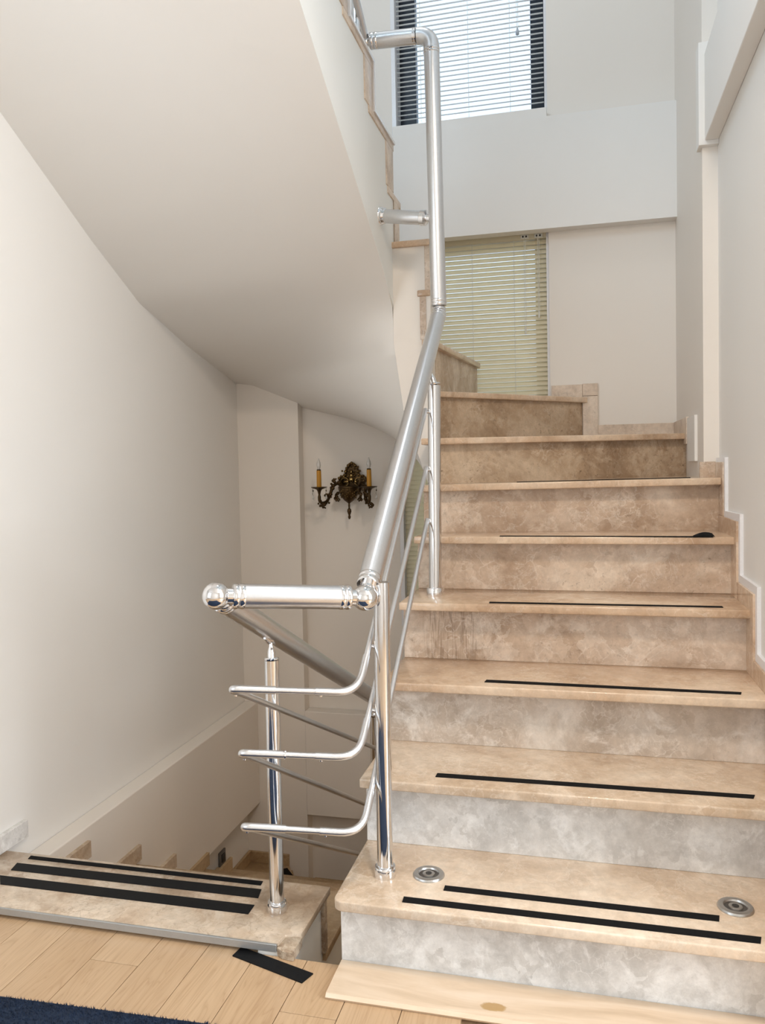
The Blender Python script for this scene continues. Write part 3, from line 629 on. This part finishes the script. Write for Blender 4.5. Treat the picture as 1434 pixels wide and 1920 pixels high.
# upper flight railing beyond the elbow
dr = Vector((0, -0.86, 0.51)).normalized(); U = UE + Vector((-0.012, 0, 0.004))
G().tube([U, U+dr*1.2], 0.0125, 18).out('rail_bar', M_STEEL, rl, True)
for off in (0.10, 0.20):
    s = Vector((-0.168, 0.965, 2.585-off+0.03)); G().tube([s, s+dr*1.0], 0.0095, 14).out('rail_bar', M_STEEL, rl, True)
for y in (0.93, 0.62):
    zb = 2.53 if y > 0.735 else 2.70
    G().tube([(-0.175, y, zb), (-0.175, y, zb+0.75)], 0.014, 18).out('post', M_POST, rl, True)
# ------------------------------------------------------------------ wall sconce
sc = thing('wall_sconce', 'antique brass two-armed wall sconce with amber candle sleeves on the back wall', 'lamp', (-0.545, 2.05, 1.02))
cx = -0.545; YB = 2.05
shield = [(0, -0.06), (0.030, -0.045), (0.052, -0.012), (0.062, 0.006), (0.070, 0.018), (0.068, 0.034), (0.058, 0.044), (0.045, 0.042), (0.036, 0.050), (0.033, 0.066), (0.028, 0.084), (0.018, 0.096), (0.011, 0.104), (0, 0.108)]
pts = shield + [(-x, z) for x, z in shield[-2:0:-1]]
G().prism([(cx+x, 1.05+z) for x, z in pts], YB-0.018, YB, 'y', w=0.003).out('backplate', M_BRASS, sc, True)
orn = G(); rr = random.Random(5)
for i, (x, z) in enumerate(pts):
    if z > -0.02: orn.ball((cx+x*0.95, YB-0.021, 1.05+z*0.98), 0.0088 if i % 2 else 0.0066, 10, 6, (1, .8, 1))
for k in range(16):
    a = k*0.8; orn.ball((cx+0.022*math.cos(a)*(0.5+k/24), YB-0.022, 1.095+0.026*math.sin(a)*(0.5+k/24)), 0.0055, 8, 6)
for s in (-1, 1):
    for j in range(5):
        t = [(cx+s*(0.036+0.02*math.cos(q*0.55+j)), YB-0.024, 1.066+0.02*math.sin(q*0.55+j)) for q in range(8)]
        orn.tube(t, [0.003+0.0003*q for q in range(8)], 6)
for k in range(26):
    a = k*2.39996; q = 0.011+0.0105*math.sqrt(k)
    x, z = q*math.cos(a), 0.036+q*math.sin(a)*0.95
    if z > 0.0 and abs(x) < 0.066: orn.ball((cx+x, YB-0.019, 1.05+z), 0.0052, 8, 6)
orn.out('ornament', M_BRASS_MID, sc, True)
hi = G()
for x, z, r in ((0, 1.076, 0.011), (0, 1.096, 0.008), (-0.021, 1.066, 0.007), (0.021, 1.066, 0.007), (-0.031, 1.066, 0.004), (0, 1.113, 0.005)): hi.ball((cx+x, YB-0.03, z), r, 14, 10)
hi.out('boss', M_BRASS_HI, sc, True)
CY = 1.972
bowl = [(0.004, -0.155), (0.007, -0.145), (0.0045, -0.135), (0.0075, -0.128), (0.0105, -0.118), (0.009, -0.108), (0.004, -0.102), (0.005, -0.088), (0.004, -0.080), (0.009, -0.075), (0.022, -0.066), (0.038, -0.046), (0.046, -0.022), (0.048, -0.006), (0.051, -0.004), (0.051, 0.002), (0.047, 0.003)]
G().lathe(bowl, (cx, CY, 1.042), 26).out('bowl', M_BRASS, sc, True)
wv = G()
for k in range(60):
    a = k*2.39996; t = (k % 15)/15; z = -0.052+0.046*t; r = 0.034+0.0135*math.sin(t*1.4)
    wv.ball((cx+r*math.cos(a), CY+r*math.sin(a), 1.042+z), 0.0042, 7, 5)
wv.out('bowl_relief', M_BRASS_MID, sc, True)
G().tube([(cx, YB-0.01, 1.03), (cx, CY+0.03, 1.03)], 0.016, 14).out('bowl_mount', M_BRASS, sc, True)
for s in (-1, 1):
    ax, ay = cx+s*0.123, 1.893
    P0 = [(cx+s*0.040, CY+0.035, 1.040), (cx+s*0.062, CY+0.02, 1.062), (cx+s*0.082, CY, 1.045), (cx+s*0.088, CY-0.02, 1.005), (cx+s*0.098, CY-0.045, 0.972), (cx+s*0.115, ay+0.012, 0.966), (ax, ay, 0.978), (ax, ay, 1.0)]
    ar = G().tube(fillet(P0, 0.012, 4), 0.0078, 10); pth = fillet(P0, 0.012, 4)
    for i in range(2, len(pth)-2, 2):
        p = pth[i]; ar.ball((p.x+rr.uniform(-.006, .006), p.y+rr.uniform(-.006, .006), p.z+rr.uniform(-.007, .007)), rr.uniform(.006, .0105), 8, 6)
        ar.ball((p.x+rr.uniform(-.010, .010), p.y+rr.uniform(-.006, .006), p.z+rr.uniform(-.014, .014)), rr.uniform(.004, .0065), 8, 6)
    for j, (ox, oz, l) in enumerate(((0.055, 1.012, -0.035), (0.070, 1.068, 0.016), (0.060, 0.995, -0.024), (0.118, 0.962, -0.022), (0.100, 1.0, 0.012))):
        sp = [(cx+s*(ox+0.010*math.sin(q*0.7)), CY-0.03*(ox > .08)-0.004, oz+l*q/7) for q in range(8)]
        ar.tube(sp, [0.0075-0.0006*q for q in range(8)], 7)
        ar.ball((sp[0][0], sp[0][1], sp[0][2]), 0.0085, 8, 6); ar.ball((sp[5][0]+s*0.006, sp[5][1], sp[5][2]), 0.006, 8, 6)
    ar.ball((ax-s*0.003, ay, 0.955), 0.006, 8, 6)
    arm = ar.out('arm', M_BRASS, sc, True)
    G().lathe([(0.0045, -0.055), (0.0075, -0.045), (0.005, -0.035), (0.0085, -0.018), (0.014, -0.010), (0.037, -0.0015), (0.039, 0.0), (0.037, 0.002), (0.012, 0.0)], (ax, ay, 1.044), 24).out('drip_pan', M_BRASS, sc, True)
    cd = G().lathe([(0.011, 0), (0.0115, 0.004), (0.0108, 0.072), (0.0108, 0.078)], (ax, ay, 1.045), 18).out('candle_sleeve', M_CANDLE, sc, True)
    G().lathe([(0.0098, 0), (0.0098, 0.006), (0.006, 0.007)], (ax, ay, 1.1225), 14).out('lamp_holder', M_BRASS, cd, True)
    G().lathe([(0.0055, 0), (0.008, 0.008), (0.0105, 0.019), (0.009, 0.031), (0.005, 0.041), (0.0018, 0.050), (0.0006, 0.053)], (ax, ay, 1.1295), 16).out('bulb', M_BULB, cd, True)
    for off in ((-0.033, 0.005), (0.033, 0.004)):
        px, py = ax+off[0], ay+off[1]
        dp_ = G().tube([(px, py, 1.044), (px, py, 1.028)], 0.0009, 5).ball((px, py, 1.027), 0.0035, 8, 6)
        dp_.tube([(px, py, 1.024), (px-0.003, py, 1.012), (px, py, 1.006)], 0.0008, 5)
        cr = dp_.out('pendant_hook', M_BRASS, sc, True)
        G().lathe([(0.0006, 0), (0.0055, 0.008), (0.004, 0.016), (0.0006, 0.024)], (px, py, 0.984), 8).out('crystal', M_BULB, cr)
# ------------------------------------------------------------------ wall switch
sw = thing('wall_switch', 'small dark grey wall switch on the lower left wall', 'switch', (-1.12, 1.675, -0.72))
BOX(-1.12, -1.111, 1.642, 1.706, -0.716, -0.650, w=0.002).out('switch_plate', M_SWITCH, sw, True)
BOX(-1.112, -1.107, 1.660, 1.690, -0.702, -0.664, w=0.0015).out('rocker', M_SWITCH_D, sw, True)
# ------------------------------------------------------------------ rug
RZ = 0.009
rug = G().prism([(-1.25, -0.295), (-0.69, -0.272), (-0.19, -0.252), (0.55, -0.222), (0.60, -1.60), (-1.25, -1.62)], 0.0, RZ, 'z', w=0.003).out('rug', M_RUG, None, True)
tag(rug, 'navy blue pile rug on the wood floor in the near left corner', 'rug')
pl = G(); rr = random.Random(9)
for _ in range(9000):
    x = rr.uniform(-1.1, 0.0); ye = -0.272+(x+0.69)*0.041; y = ye-0.003-rr.random()**1.3*0.16
    a = rr.uniform(0, 6.28); l = rr.uniform(0.005, 0.009); dx, dy = math.cos(a), math.sin(a); w = 0.0014
    tx, ty = x+rr.uniform(-.003, .003), y+rr.uniform(-.003, .003)
    pl.raw([(x-dx*w, y-dy*w, RZ-.001), (x+dx*w, y+dy*w, RZ-.001), (x-dy*w, y+dx*w, RZ-.001), (tx, ty, RZ+l-.002)], [(0, 1, 3), (1, 2, 3), (2, 0, 3)])
po = pl.out('rug_pile', M_RUG, rug); po['kind'] = 'stuff'
